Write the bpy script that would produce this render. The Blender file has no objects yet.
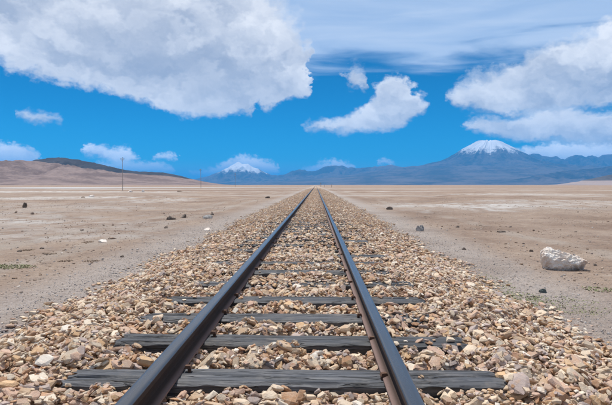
import bpy, bmesh, math, random
import numpy as np
from mathutils import Vector, Matrix, Euler

random.seed(7)
rng = np.random.default_rng(7)
scene = bpy.context.scene
COL = scene.collection
R = math.radians

# ------------------------------------------------------------------ camera
FPX = 530.0                                   # focal length in photo pixels (612 wide)
CAM = Vector((0.168, 0.0, 0.92))              # sleeper tops are z = 0
GZ = -0.23                                    # level of the plain
cd = bpy.data.cameras.new('camera')
cam = bpy.data.objects.new('camera', cd)
COL.objects.link(cam)
cd.sensor_width = 36.0
cd.lens = 36.0 * FPX / 612.0
cd.clip_start = 0.05
cd.clip_end = 400000.0
cam.location = CAM
cam.rotation_euler = (R(90.0) - math.atan(17.5 / FPX), 0.0, math.atan(10.0 / FPX))
scene.camera = cam

# ------------------------------------------------------------------ light and exposure
SUN_EL, SUN_AZ = 68.0, -30.0                  # degrees; azimuth clockwise from +Y
SKY_STRENGTH = 0.10
sd = bpy.data.lights.new('sun', 'SUN')
sd.energy = 4.2
sd.angle = R(0.53)
sd.color = (1.0, 0.955, 0.89)
sun = bpy.data.objects.new('sun', sd)
COL.objects.link(sun)
_dir = Vector((math.sin(R(SUN_AZ)) * math.cos(R(SUN_EL)), math.cos(R(SUN_AZ)) * math.cos(R(SUN_EL)), math.sin(R(SUN_EL))))
sun.rotation_euler = _dir.to_track_quat('Z', 'Y').to_euler()
sun.location = (0, 0, 50)
vs = scene.view_settings
vs.view_transform = 'Standard'
vs.look = 'None'
vs.exposure = 0.14
vs.gamma = 1.0
vs.use_curve_mapping = False
scene.render.engine = 'CYCLES'
scene.cycles.use_denoising = True
scene.cycles.volume_bounces = 1
scene.cycles.max_bounces = 6
scene.cycles.diffuse_bounces = 3
scene.cycles.caustics_reflective = False
scene.cycles.caustics_refractive = False


# ------------------------------------------------------------------ node helpers
class NT:
    """small wrapper that writes node graphs as expressions"""
    def __init__(self, tree):
        self.t = tree
        self.n = tree.nodes
        self.l = tree.links

    def put(self, sock, v):
        if v is None:
            return
        if isinstance(v, bpy.types.NodeSocket):
            self.l.new(v, sock)
        else:
            sock.default_value = v

    def m(self, op, a, b=None, c=None, clamp=False):
        nd = self.n.new('ShaderNodeMath')
        nd.operation = op
        nd.use_clamp = clamp
        for i, v in enumerate((a, b, c)):
            self.put(nd.inputs[i], v)
        return nd.outputs[0]

    def vm(self, op, a, b=None):
        nd = self.n.new('ShaderNodeVectorMath')
        nd.operation = op
        self.put(nd.inputs[0], a)
        if b is not None:
            self.put(nd.inputs[3 if op == 'SCALE' else 1], b)
        return nd.outputs['Value'] if op in ('LENGTH', 'DOT_PRODUCT') else nd.outputs[0]

    def comb(self, x, y, z=0.0):
        nd = self.n.new('ShaderNodeCombineXYZ')
        for i, v in enumerate((x, y, z)):
            self.put(nd.inputs[i], v)
        return nd.outputs[0]

    def sep(self, v):
        nd = self.n.new('ShaderNodeSeparateXYZ')
        self.put(nd.inputs[0], v)
        return nd.outputs

    def noise(self, vec, scale, detail=4.0, rough=0.5, dist=0.0, lac=2.0, color=False):
        nd = self.n.new('ShaderNodeTexNoise')
        self.put(nd.inputs['Vector'], vec)
        nd.inputs['Scale'].default_value = scale
        nd.inputs['Detail'].default_value = detail
        nd.inputs['Roughness'].default_value = rough
        nd.inputs['Lacunarity'].default_value = lac
        nd.inputs['Distortion'].default_value = dist
        return nd.outputs['Color' if color else 'Fac']

    def voro(self, vec, scale, feature='F1', out='Color', rnd=1.0):
        nd = self.n.new('ShaderNodeTexVoronoi')
        nd.feature = feature
        self.put(nd.inputs['Vector'], vec)
        nd.inputs['Scale'].default_value = scale
        nd.inputs['Randomness'].default_value = rnd
        return nd.outputs[out]

    def ramp(self, fac, stops, interp='LINEAR'):
        nd = self.n.new('ShaderNodeValToRGB')
        nd.color_ramp.interpolation = interp
        els = nd.color_ramp.elements
        while len(els) > 1:
            els.remove(els[-1])
        for i, (p, c) in enumerate(stops):
            e = els[0] if i == 0 else els.new(p)
            e.position = p
            e.color = (c[0], c[1], c[2], 1.0)
        self.put(nd.inputs[0], fac)
        return nd.outputs[0]

    def sstep(self, v, a, b):
        nd = self.n.new('ShaderNodeMapRange')
        nd.interpolation_type = 'SMOOTHSTEP'
        self.put(nd.inputs[0], v)
        nd.inputs[1].default_value = a
        nd.inputs[2].default_value = b
        nd.inputs[3].default_value = 0.0
        nd.inputs[4].default_value = 1.0
        return nd.outputs[0]

    def mix(self, fac, a, b, blend='MIX'):
        nd = self.n.new('ShaderNodeMix')
        nd.data_type = 'RGBA'
        nd.blend_type = blend
        self.put(nd.inputs[0], fac)
        for s, v in ((nd.inputs[6], a), (nd.inputs[7], b)):
            if isinstance(v, (tuple, list)):
                v = (v[0], v[1], v[2], 1.0)
            self.put(s, v)
        return nd.outputs[2]

    def curve(self, fac, pts):
        nd = self.n.new('ShaderNodeFloatCurve')
        cm = nd.mapping
        cm.use_clip = False
        c = cm.curves[0]
        pts = sorted(pts)
        c.points[0].location = pts[0]
        c.points[1].location = pts[-1]
        for p in pts[1:-1]:
            c.points.new(*p)
        for p in c.points:
            p.handle_type = 'VECTOR'
        cm.update()
        self.put(nd.inputs['Value'], fac)
        return nd.outputs[0]

    def bump(self, height, strength, dist, normal=None):
        nd = self.n.new('ShaderNodeBump')
        nd.inputs['Strength'].default_value = strength
        nd.inputs['Distance'].default_value = dist
        self.put(nd.inputs['Height'], height)
        self.put(nd.inputs['Normal'], normal)
        return nd.outputs[0]


def material(name):
    m = bpy.data.materials.new(name)
    m.use_nodes = True
    m.node_tree.nodes.clear()
    t = NT(m.node_tree)
    out = t.n.new('ShaderNodeOutputMaterial')
    p = t.n.new('ShaderNodeBsdfPrincipled')
    t.l.new(p.outputs[0], out.inputs[0])
    return m, t, p


# ------------------------------------------------------------------ world: clear high-altitude sky with clouds
def px_az(px):
    return math.degrees(math.atan((px - 316.0) / FPX))


def px_el(px, py):
    return math.degrees(math.atan((186.0 - py) / math.hypot(FPX, px - 316.0)))


AZ0, AZ1, EL0, EL1 = -75.0, 75.0, -10.0, 50.0
TOPV = -420.0          # a cloud that goes on above the frame


def build_world():
    w = bpy.data.worlds.new('World')
    scene.world = w
    w.use_nodes = True
    w.node_tree.nodes.clear()
    t = NT(w.node_tree)
    out = t.n.new('ShaderNodeOutputWorld')
    bg = t.n.new('ShaderNodeBackground')
    t.l.new(bg.outputs[0], out.inputs[0])
    bg.inputs[1].default_value = SKY_STRENGTH
    sky = t.n.new('ShaderNodeTexSky')
    sky.sky_type = 'NISHITA'
    sky.sun_disc = False
    sky.sun_elevation = R(SUN_EL)
    sky.sun_rotation = R(SUN_AZ)
    sky.altitude = 3700.0
    sky.air_density = 1.0
    sky.dust_density = 0.3
    sky.ozone_density = 2.0
    hsv = t.n.new('ShaderNodeHueSaturation')
    hsv.inputs['Hue'].default_value = 0.478
    hsv.inputs['Saturation'].default_value = 2.4
    hsv.inputs['Value'].default_value = 1.05
    t.l.new(sky.outputs[0], hsv.inputs['Color'])
    # deep blue of thin, dry air: steeper contrast, same brightness scale
    gm = t.n.new('ShaderNodeGamma')
    gm.inputs[1].default_value = 1.38
    t.l.new(t.vm('SCALE', hsv.outputs[0], SKY_STRENGTH), gm.inputs[0])
    skycol = t.vm('SCALE', gm.outputs[0], 0.90 / SKY_STRENGTH)

    tc = t.n.new('ShaderNodeTexCoord')
    d = t.sep(tc.outputs['Generated'])
    az = t.m('MULTIPLY', t.m('ARCTAN2', d[0], d[1]), 180 / math.pi)
    el = t.m('MULTIPLY', t.m('ARCSINE', t.m('MINIMUM', t.m('MAXIMUM', d[2], -0.9999), 0.9999)), 180 / math.pi)
    azn = t.m('DIVIDE', t.m('SUBTRACT', az, AZ0), AZ1 - AZ0)

    # cloud outlines are frayed by shifting the place where they are read
    elc = t.m('MAXIMUM', el, 0.3)
    flat_ = t.comb(az, t.m('MULTIPLY', el, 1.35))
    small = t.m('MINIMUM', t.m('ADD', t.m('MULTIPLY', elc, 0.075), 0.30), 1.2)
    w1 = t.vm('SUBTRACT', t.noise(flat_, 0.22, 3.0, 0.5, 0.0, color=True), (0.5, 0.5, 0.5))
    w2 = t.vm('SUBTRACT', t.noise(flat_, 0.95, 5.0, 0.58, 0.0, color=True), (0.5, 0.5, 0.5))
    shift = t.vm('SCALE', t.vm('ADD', t.vm('SCALE', w1, 4.2), t.vm('SCALE', w2, 2.4)), small)
    w3 = t.vm('SUBTRACT', t.noise(flat_, 2.6, 4.0, 0.55, 0.0, color=True), (0.5, 0.5, 0.5))
    shift = t.vm('ADD', shift, t.vm('SCALE', w3, t.m('ADD', 0.45, t.m('MULTIPLY', t.sstep(elc, 8.0, 3.0), 0.75))))
    sh_ = t.sep(shift)
    az_true, el_true = az, el
    az = t.m('ADD', az, sh_[0])
    el = t.m('ADD', el, t.m('MULTIPLY', sh_[1], 0.75))
    azn = t.m('DIVIDE', t.m('SUBTRACT', az, AZ0), AZ1 - AZ0)
    warp = t.comb(az, t.m('MULTIPLY', el, 1.35))

    def billow(v):
        nd = t.n.new('ShaderNodeTexVoronoi')
        nd.voronoi_dimensions = '2D'
        nd.feature = 'F1'
        nd.normalize = True
        t.put(nd.inputs['Vector'], v)
        nd.inputs['Scale'].default_value = 0.30
        nd.inputs['Detail'].default_value = 2.0
        nd.inputs['Roughness'].default_value = 0.42
        nd.inputs['Lacunarity'].default_value = 2.3
        return nd.outputs['Distance']
    soft_v = t.comb(t.m('ADD', az_true, t.m('MULTIPLY', sh_[0], 0.9)), t.m('MULTIPLY', t.m('ADD', el_true, t.m('MULTIPLY', sh_[1], 0.9)), 1.35))
    bl, blu = billow(soft_v), billow(t.vm('ADD', soft_v, (0.25, 0.9, 0.0)))
    n1 = t.noise(warp, 0.15, 7.0, 0.52, 0.35)
    n1s = t.noise(warp, 0.13, 4.0, 0.5, 0.35)
    n1u = t.noise(t.vm('ADD', warp, (0.3, 1.7, 0.0)), 0.13, 4.0, 0.5, 0.35)
    edge = t.m('MULTIPLY', t.m('MULTIPLY', t.m('SUBTRACT', n1, 0.5), 2.2), small)

    def curves(bot, top):
        def pts(poly):
            return [((px_az(x) - AZ0) / (AZ1 - AZ0), (px_el(x, y) - EL0) / (EL1 - EL0)) for x, y in poly]
        b = t.m('ADD', t.m('MULTIPLY', t.curve(azn, pts(bot)), EL1 - EL0), EL0)
        tp = t.m('ADD', t.m('MULTIPLY', t.curve(azn, pts(top)), EL1 - EL0), EL0)
        return b, tp

    def layer(bot, top):
        b, tp = curves(bot, top)
        return t.m('MINIMUM', t.m('SUBTRACT', el, b), t.m('SUBTRACT', tp, el)), b, tp

    def chain(parts):
        """clouds side by side in one layer: gaps get bottom above top"""
        bot, top = [], []
        for b, tp in parts:
            xs0, xs1 = b[0][0], b[-1][0]
            for lst, src, off in ((bot, b, -14), (top, tp, 14)):
                lst.append((xs0 - 3, (b[0][1] + tp[0][1]) / 2 + off))
                lst.extend(src)
                lst.append((xs1 + 3, (b[-1][1] + tp[-1][1]) / 2 + off))
        return bot, top

    big = chain([([(-1400, 40), (-300, 62), (-60, 66), (0, 66), (15, 75), (65, 83), (100, 91), (130, 98), (160, 108), (200, 115), (250, 120), (271, 114), (262, 103), (290, 97), (310, 94)],
                  [(-1400, TOPV), (-60, TOPV), (200, TOPV), (215, TOPV), (240, -120), (262, -50), (280, -8), (292, 14), (303, 34), (310, 62)])])
    mid = chain([([(10, 122), (30, 126), (66, 126)], [(10, 118), (25, 110), (42, 111), (66, 123)]),
                 ([(301, 131), (335, 134), (360, 136), (384, 134), (402, 128), (416, 118), (428, 110)],
                  [(301, 127), (330, 118), (350, 113), (364, 105), (372, 94), (384, 80), (396, 76), (410, 87), (413, 99), (428, 104)]),
                 ([(461, 134), (500, 142), (560, 146), (612, 148), (900, 134), (1500, 120)],
                  [(461, 124), (480, 118), (510, 113), (545, 106), (562, 102), (590, 108), (612, 110), (900, 95), (1500, 80)])])
    right = chain([([(339, 87), (355, 90), (373, 88)], [(339, 76), (348, 65), (360, 63), (373, 72)]),
                   ([(443, 102), (456, 112), (480, 117), (530, 116), (560, 111), (612, 108), (900, 90), (1500, 60)],
                    [(443, 92), (462, 80), (500, 68), (530, 56), (560, 42), (612, 14), (700, -40), (900, -60), (1500, -80)])])
    low = chain([([(-900, 165), (-100, 166), (0, 170), (42, 170)], [(-900, 140), (-100, 144), (0, 145), (20, 146), (42, 155)]),
                 ([(76, 151), (88, 157), (105, 161), (120, 166), (133, 164), (142, 158)], [(76, 149), (86, 143), (98, 144), (112, 147), (125, 146), (134, 150), (142, 156)]),
                 ([(150, 158), (160, 161), (172, 161), (182, 158)], [(150, 156), (158, 152), (170, 151), (182, 156)]),
                 ([(188, 174), (205, 178), (240, 182), (282, 176)], [(188, 169), (213, 166), (228, 159), (240, 154), (256, 157), (282, 163)]),
                 ([(300, 176), (340, 174), (356, 172)], [(300, 168), (334, 159), (356, 163)]),
                 ([(372, 168), (384, 168), (396, 166)], [(372, 163), (382, 159), (396, 164)])])
    low2 = chain([([(92, 170), (130, 178), (172, 178)], [(92, 161), (125, 158), (145, 160), (172, 164)]),
                  ([(498, 158), (520, 166), (612, 170), (900, 170)], [(498, 156), (520, 148), (545, 143), (612, 138), (900, 132)])])

    def alpha(s, e0, e1, extra=None):
        s = t.m('ADD', s, edge if extra is None else extra)
        return t.sstep(s, e0, e1), s

    s_big, b_big, t_big = layer(*big)
    s_big = t.m('ADD', t.m('MINIMUM', s_big, 6.0), edge)
    # crisp below, dissolving into the high sheet above
    soft = t.m('ADD', 0.8, t.m('MULTIPLY', t.m('MAXIMUM', t.m('SUBTRACT', el_true, 9.5), 0.0), 0.42))
    a_big = t.sstep(t.m('DIVIDE', s_big, soft), -0.3, 0.9)
    s_mid, b_mid, t_mid = layer(*mid)
    edge_s = t.m('MULTIPLY', edge, 0.42)
    a_mid, s_mid = alpha(s_mid, -0.25, 0.85, edge_s)
    s_r, b_r, t_r = layer(*right)
    a_r, s_r = alpha(t.m('MINIMUM', t.m('SUBTRACT', el, b_r), t.m('MULTIPLY', t.m('SUBTRACT', t_r, el), 0.55)), -0.15, 0.9, t.m('MULTIPLY', edge, 0.6))
    s_low, b_low, t_low = layer(*low)
    a_low, s_low = alpha(s_low, -0.15, 0.6, t.m('MULTIPLY', edge, 0.6))
    s_low2, b_low2, t_low2 = layer(*low2)
    a_low2, s_low2 = alpha(s_low2, -0.10, 0.7, t.m('MULTIPLY', edge, 0.5))
    a_low2 = t.m('MULTIPLY', a_low2, 0.9)

    # thin high sheet on the right, streaked
    st = t.comb(t.m('ADD', t.m('MULTIPLY', az_true, 0.30), t.m('MULTIPLY', el_true, 0.35)), t.m('MULTIPLY', el_true, 2.2))
    ns = t.noise(st, 0.26, 6.0, 0.5, 0.5)
    sheet_bot, sheet_top = curves([(-1500, 20), (-300, 40), (0, 46), (50, 44), (250, 60), (300, 74), (350, 72), (410, 76), (440, 72), (480, 64), (530, 56), (612, 46), (1500, 0)],
                                  [(-1500, TOPV), (1500, TOPV)])
    s_sh = t.m('ADD', t.m('SUBTRACT', el_true, sheet_bot), t.m('MULTIPLY', t.m('SUBTRACT', ns, 0.5), 7.5))
    a_sh = t.m('MULTIPLY', t.sstep(s_sh, -1.0, 2.2), t.m('ADD', t.m('MULTIPLY', t.sstep(ns, 0.25, 0.7), 0.12), 0.82))

    # the rest of the sky carries the same broken cloud
    ng = t.noise(t.vm('MULTIPLY', tc.outputs['Generated'], (2.2, 2.2, 4.0)), 1.0, 8.0, 0.58, 0.3)
    far_az = t.sstep(t.m('ABSOLUTE', az_true), 36.0, 60.0)
    far_el = t.sstep(el_true, 24.0, 40.0)
    a_gen = t.m('MULTIPLY', t.sstep(ng, 0.44, 0.56), t.m('MAXIMUM', far_az, far_el))
    keep = t.m('SUBTRACT', 1.0, t.m('MAXIMUM', far_az, far_el))

    # shade: billows brighter where the cloud thins upwards, greyer where thick and near the base
    rel = t.m('ADD', t.m('MULTIPLY', t.m('SUBTRACT', n1s, n1u), 2.6), t.m('MULTIPLY', t.m('SUBTRACT', blu, bl), 0.85))

    def shade(s, b, tp, k_thick, base):
        hgt = t.m('DIVIDE', t.m('SUBTRACT', el, b), t.m('MAXIMUM', t.m('SUBTRACT', tp, b), 0.5), clamp=True)
        thick = t.sstep(s, 0.3, 4.0)
        v = t.m('ADD', base, rel)
        v = t.m('ADD', v, t.m('MULTIPLY', t.sstep(hgt, 0.0, 0.8), 0.5))
        return t.m('SUBTRACT', v, t.m('MULTIPLY', thick, k_thick))

    K = 1.0 / SKY_STRENGTH
    WHITE = (0.94 * K, 0.95 * K, 0.98 * K)
    GREY = (0.37 * K, 0.42 * K, 0.53 * K)
    SHEET = (0.46 * K, 0.60 * K, 0.83 * K)

    def cloudcol(v):
        return t.mix(t.sstep(v, -0.25, 1.25), GREY, WHITE)

    c = skycol
    c = t.mix(t.m('MULTIPLY', a_sh, keep), c, t.mix(t.sstep(ns, 0.3, 0.75), SHEET, (0.56 * K, 0.67 * K, 0.85 * K)))
    c = t.mix(a_low, c, t.vm('SCALE', cloudcol(shade(s_low, b_low, t_low, 0.1, 0.45)), 1.5))
    c = t.mix(a_low2, c, t.vm('SCALE', cloudcol(shade(s_low2, b_low2, t_low2, 0.2, 0.5)), 1.5))
    c = t.mix(t.m('MULTIPLY', a_r, keep), c, cloudcol(shade(s_r, b_r, t_r, 0.30, 0.30)))
    c = t.mix(a_mid, c, cloudcol(shade(s_mid, b_mid, t_mid, 0.30, 0.44)))
    # the big cloud has broad grey hollows of its own
    nb = t.noise(t.comb(t.m('MULTIPLY', az, 0.55), el), 0.12, 3.0, 0.5, 0.4)
    v_big = t.m('ADD', t.m('ADD', 0.36, t.m('MULTIPLY', rel, 0.62)), t.m('MULTIPLY', t.m('SUBTRACT', nb, 0.5), 2.3))
    v_big = t.m('ADD', v_big, t.m('MULTIPLY', t.m('SUBTRACT', 1.0, t.sstep(s_big, 0.2, 2.6)), 0.22))
    v_big = t.m('ADD', v_big, t.m('MULTIPLY', t.sstep(el_true, 12.0, 20.0), 0.22))
    c = t.mix(t.m('MULTIPLY', a_big, keep), c, cloudcol(v_big))
    c = t.mix(a_gen, c, cloudcol(t.m('ADD', 0.5, t.m('MULTIPLY', t.m('SUBTRACT', 0.6, ng), 2.0))))
    t.l.new(c, bg.inputs[0])


build_world()


# ------------------------------------------------------------------ numeric helpers
def ground_at(px, py, z=GZ):
    """point of the plane z seen at a photo pixel"""
    v = Vector(((px - 306.0) / FPX, (202.5 - py) / FPX, -1.0))
    v.rotate(cam.rotation_euler)
    k = (z - CAM.z) / v.z
    return CAM + v * k


def hash2(ix, iy, seed):
    h = (ix.astype(np.int64) * 374761393 + iy.astype(np.int64) * 668265263 + seed * 1442695041) & 0xFFFFFFFF
    h = ((h ^ (h >> 13)) * 1274126177) & 0xFFFFFFFF
    h = h ^ (h >> 16)
    return (h & 0xFFFFFF) / float(0xFFFFFF)


def vnoise(x, y, seed=0):
    ix, iy = np.floor(x), np.floor(y)
    fx, fy = x - ix, y - iy
    fx = fx * fx * fx * (fx * (fx * 6 - 15) + 10)
    fy = fy * fy * fy * (fy * (fy * 6 - 15) + 10)
    a = hash2(ix, iy, seed); b = hash2(ix + 1, iy, seed)
    c = hash2(ix, iy + 1, seed); d = hash2(ix + 1, iy + 1, seed)
    return (a * (1 - fx) + b * fx) * (1 - fy) + (c * (1 - fx) + d * fx) * fy


def fbm(x, y, octaves=5, seed=0, gain=0.5):
    s, a, tot = 0.0, 1.0, 0.0
    for i in range(octaves):
        s = s + a * vnoise(x, y, seed + i * 17)
        tot += a
        x, y = x * 2.03 + 5.3, y * 2.03 + 1.7
        a *= gain
    return s / tot


def ridged(x, y, octaves=5, seed=0, gain=0.55):
    s, a, tot = 0.0, 1.0, 0.0
    for i in range(octaves):
        s = s + a * (1 - np.abs(2 * vnoise(x, y, seed + i * 31) - 1))
        tot += a
        x, y = x * 2.1 + 3.1, y * 2.1 + 7.7
        a *= gain
    return s / tot


def mesh_obj(name, verts, faces, mat=None, parent=None, smooth=False, attr=None):
    me = bpy.data.meshes.new(name)
    verts = np.asarray(verts, dtype=np.float32).reshape(-1, 3)
    faces = np.asarray(faces, dtype=np.int32)
    k = faces.shape[1]
    me.vertices.add(len(verts))
    me.vertices.foreach_set('co', verts.ravel())
    me.loops.add(faces.size)
    me.loops.foreach_set('vertex_index', faces.ravel())
    me.polygons.add(len(faces))
    me.polygons.foreach_set('loop_start', np.arange(0, faces.size, k, dtype=np.int32))
    me.polygons.foreach_set('use_smooth', np.full(len(faces), bool(smooth)))
    me.update(calc_edges=True)
    if attr is not None:
        a = me.attributes.new('rnd', 'FLOAT', 'POINT')
        a.data.foreach_set('value', np.asarray(attr, dtype=np.float32))
    if mat:
        me.materials.append(mat)
    o = bpy.data.objects.new(name, me)
    COL.objects.link(o)
    if parent:
        o.parent = parent
    return o


def tag(o, label=None, cat=None, group=None, kind=None):
    if label: o['label'] = label
    if cat: o['category'] = cat
    if group: o['group'] = group
    if kind: o['kind'] = kind
    return o


def grid_faces(nx, ny):
    i = np.arange(ny - 1)[:, None] * nx + np.arange(nx - 1)[None, :]
    i = i.ravel()
    return np.stack([i, i + 1, i + nx + 1, i + nx], 1)


# ------------------------------------------------------------------ materials
def stone_colour(t, rnd):
    return t.ramp(rnd, [
        (0.00, (0.50, 0.385, 0.270)), (0.11, (0.43, 0.305, 0.200)), (0.22, (0.58, 0.475, 0.355)),
        (0.32, (0.45, 0.300, 0.225)), (0.42, (0.39, 0.215, 0.115)), (0.50, (0.52, 0.425, 0.32)),
        (0.59, (0.37, 0.300, 0.280)), (0.67, (0.50, 0.325, 0.175)), (0.75, (0.62, 0.545, 0.44)),
        (0.82, (0.41, 0.280, 0.205)), (0.88, (0.245, 0.205, 0.198)), (0.93, (0.31, 0.170, 0.105)), (0.97, (0.68, 0.63, 0.55))], 'CONSTANT')


def make_stone_mat():
    m, t, p = material('ballast stone')
    at = t.n.new('ShaderNodeAttribute'); at.attribute_name = 'rnd'
    oi = t.n.new('ShaderNodeObjectInfo')
    tc = t.n.new('ShaderNodeTexCoord')
    geo = t.n.new('ShaderNodeNewGeometry')
    rnd = t.m('FRACT', t.m('ADD', at.outputs['Fac'], t.m('MULTIPLY', oi.outputs['Random'], 7.31)))
    c = stone_colour(t, rnd)
    pos = t.vm('ADD', geo.outputs['Position'], t.comb(t.m('MULTIPLY', rnd, 37.0), 0.0, t.m('MULTIPLY', rnd, 11.0)))
    n = t.noise(pos, 26.0, 5.0, 0.6)
    n2 = t.noise(pos, 130.0, 4.0, 0.65)
    c = t.mix(t.m('MULTIPLY', t.sstep(n, 0.48, 0.72), 0.45), c, (0.44, 0.25, 0.13))
    c = t.mix(t.m('MULTIPLY', t.sstep(n, 0.52, 0.28), 0.40), c, (0.50, 0.43, 0.36))
    c = t.mix(t.m('ADD', 0.05, t.m('MULTIPLY', t.sstep(n2, 0.42, 0.70), 0.32)), c, (0.455, 0.350, 0.260))
    br = t.m('ADD', 0.94, t.m('MULTIPLY', n2, 0.42))
    br = t.m('MULTIPLY', br, t.m('ADD', 0.86, t.m('MULTIPLY', t.m('FRACT', t.m('MULTIPLY', rnd, 91.7)), 0.30)))
    c = t.vm('SCALE', c, br)
    t.put(p.inputs['Base Color'], c)
    p.inputs['Roughness'].default_value = 0.88
    t.put(p.inputs['Normal'], t.bump(t.m('ADD', n2, t.m('MULTIPLY', n, 1.5)), 0.55, 0.006))
    return m


def make_bed_mat():
    m, t, p = material('packed ballast')
    geo = t.n.new('ShaderNodeNewGeometry')
    pos = geo.outputs['Position']
    col = t.voro(pos, 17.0, 'F1', 'Color')
    dist = t.voro(pos, 17.0, 'F1', 'Distance')
    r = t.sep(col)[0]
    c = stone_colour(t, r)
    n = t.noise(pos, 60.0, 4.0, 0.6)
    c = t.vm('SCALE', c, t.m('ADD', 0.62, t.m('MULTIPLY', n, 0.5)))
    t.put(p.inputs['Base Color'], c)
    p.inputs['Roughness'].default_value = 0.92
    t.put(p.inputs['Normal'], t.bump(t.m('SUBTRACT', 1.0, dist), 0.8, 0.03))
    return m


def patch(t, pos, cx, cy, rx, ry, n, amp=0.8):
    """an irregular patch on the plain, 0..1"""
    s = t.sep(pos)
    a = t.m('DIVIDE', t.m('SUBTRACT', s[0], cx), rx)
    b = t.m('DIVIDE', t.m('SUBTRACT', s[1], cy), ry)
    r = t.m('SQRT', t.m('ADD', t.m('MULTIPLY', a, a), t.m('MULTIPLY', b, b)))
    r = t.m('ADD', r, t.m('MULTIPLY', t.m('SUBTRACT', n, 0.5), amp * 2.6))
    return t.sstep(r, 1.15, 0.55)


def make_ground_mat():
    m, t, p = material('desert plain')
    geo = t.n.new('ShaderNodeNewGeometry')
    pos = geo.outputs['Position']
    s = t.sep(pos)
    nA = t.noise(pos, 0.045, 6.0, 0.6)
    nB = t.noise(pos, 0.35, 6.0, 0.62)
    nC = t.noise(pos, 3.5, 6.0, 0.65)
    nD = t.noise(pos, 45.0, 4.0, 0.7)
    nE = t.noise(t.vm('MULTIPLY', pos, (0.010, 0.050, 0.0)), 1.0, 6.0, 0.6, 0.4)
    c = t.ramp(nB, [(0.28, (0.185, 0.118, 0.080)), (0.44, (0.275, 0.190, 0.137)), (0.56, (0.345, 0.250, 0.186)), (0.72, (0.43, 0.335, 0.260))])
    c = t.mix(t.m('MULTIPLY', t.sstep(nA, 0.45, 0.65), 0.6), c, (0.37, 0.295, 0.240))
    c = t.mix(t.m('MULTIPLY', t.sstep(nC, 0.54, 0.70), 0.5), c, (0.46, 0.38, 0.31))
    c = t.mix(t.m('MULTIPLY', t.sstep(nC, 0.45, 0.32), 0.6), c, (0.165, 0.118, 0.090))
    nF = t.noise(pos, 14.0, 4.0, 0.6)
    c = t.mix(t.m('MULTIPLY', t.sstep(nF, 0.44, 0.30), 0.45), c, (0.15, 0.108, 0.085))
    # pale salt on the far plain
    far = t.sstep(s[1], 16.0, 60.0)
    salt = t.m('MULTIPLY', t.m('MULTIPLY', t.sstep(nE, 0.53, 0.62), far), t.sstep(s[1], 260.0, 90.0))
    WHITE = (0.60, 0.575, 0.545)
    c = t.mix(t.m('MULTIPLY', salt, 0.7), c, WHITE)
    darkband = t.m('MULTIPLY', t.sstep(nE, 0.45, 0.36), far)
    c = t.mix(t.m('MULTIPLY', darkband, 0.65), c, (0.235, 0.158, 0.115))
    brk = t.noise(t.vm('MULTIPLY', pos, (1.0, 0.6, 1.0)), 1.3, 6.0, 0.68)
    for cx, cy, rx, ry, k in ((8.6, 28.5, 5.6, 6.5, 0.8), (17.0, 36.0, 7.0, 6.0, 0.5), (-9.5, 16.5, 3.2, 1.4, 0.6), (-24.0, 46.0, 9.0, 6.0, 0.95), (-48.0, 90.0, 30.0, 9.0, 0.9),
                              (-11.5, 40.0, 3.2, 7.0, 0.65), (-5.2, 11.2, 1.8, 1.0, 0.35), (-6.3, 8.5, 0.9, 0.5, 0.35), (26.0, 66.0, 9.0, 8.0, 0.7), (-8.0, 26.0, 4.5, 1.6, 0.3), (-9.0, 14.0, 6.0, 8.0, 0.32), (-16.0, 24.0, 8.0, 10.0, 0.3)):
        f = patch(t, pos, cx, cy, rx, ry, nB, 1.0)
        f = t.m('MULTIPLY', f, t.m('MULTIPLY', t.sstep(brk, 0.36, 0.60), k))
        c = t.mix(f, c, WHITE)
    # worn track that runs along the line on the left
    # crushed grey gravel strip beside the ballast
    ax = t.m('ABSOLUTE', s[0])
    e = t.m('ADD', ax, t.m('MULTIPLY', t.m('SUBTRACT', nB, 0.5), 1.6))
    strip = t.sstep(e, 3.75, 2.65)
    vg = t.sep(t.voro(pos, 55.0, 'F1', 'Color'))[0]
    g = t.ramp(vg, [(0.0, (0.31, 0.268, 0.242)), (0.35, (0.40, 0.355, 0.325)), (0.65, (0.45, 0.408, 0.380)), (1.0, (0.53, 0.485, 0.455))])
    g = t.mix(t.m('MULTIPLY', t.sstep(nC, 0.45, 0.65), 0.5), g, (0.43, 0.375, 0.33))
    g = t.mix(t.m('MULTIPLY', t.sstep(nB, 0.52, 0.40), 0.5), g, (0.30, 0.245, 0.21))
    # old wheel tracks along the line
    for tx in (-4.3, -5.7, 4.9):
        wob = t.m('ADD', s[0], t.m('MULTIPLY', t.m('SUBTRACT', nA, 0.5), 2.0))
        tr = t.sstep(t.m('ABSOLUTE', t.m('SUBTRACT', wob, tx)), 0.34, 0.10)
        c = t.mix(t.m('MULTIPLY', t.m('MULTIPLY', tr, t.sstep(nB, 0.36, 0.58)), 0.5), c, (0.40, 0.345, 0.295))
    c = t.mix(t.m('MULTIPLY', strip, 0.66), c, g)
    # grit
    c = t.vm('SCALE', c, t.m('ADD', 0.80, t.m('MULTIPLY', nD, 0.40)))
    t.put(p.inputs['Base Color'], c)
    p.inputs['Roughness'].default_value = 0.95
    h = t.m('ADD', t.m('ADD', t.m('MULTIPLY', nD, 0.35), t.m('MULTIPLY', nF, 0.6)), t.m('MULTIPLY', nC, 1.8))
    t.put(p.inputs['Normal'], t.bump(h, 0.9, 0.07))
    return m


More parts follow.
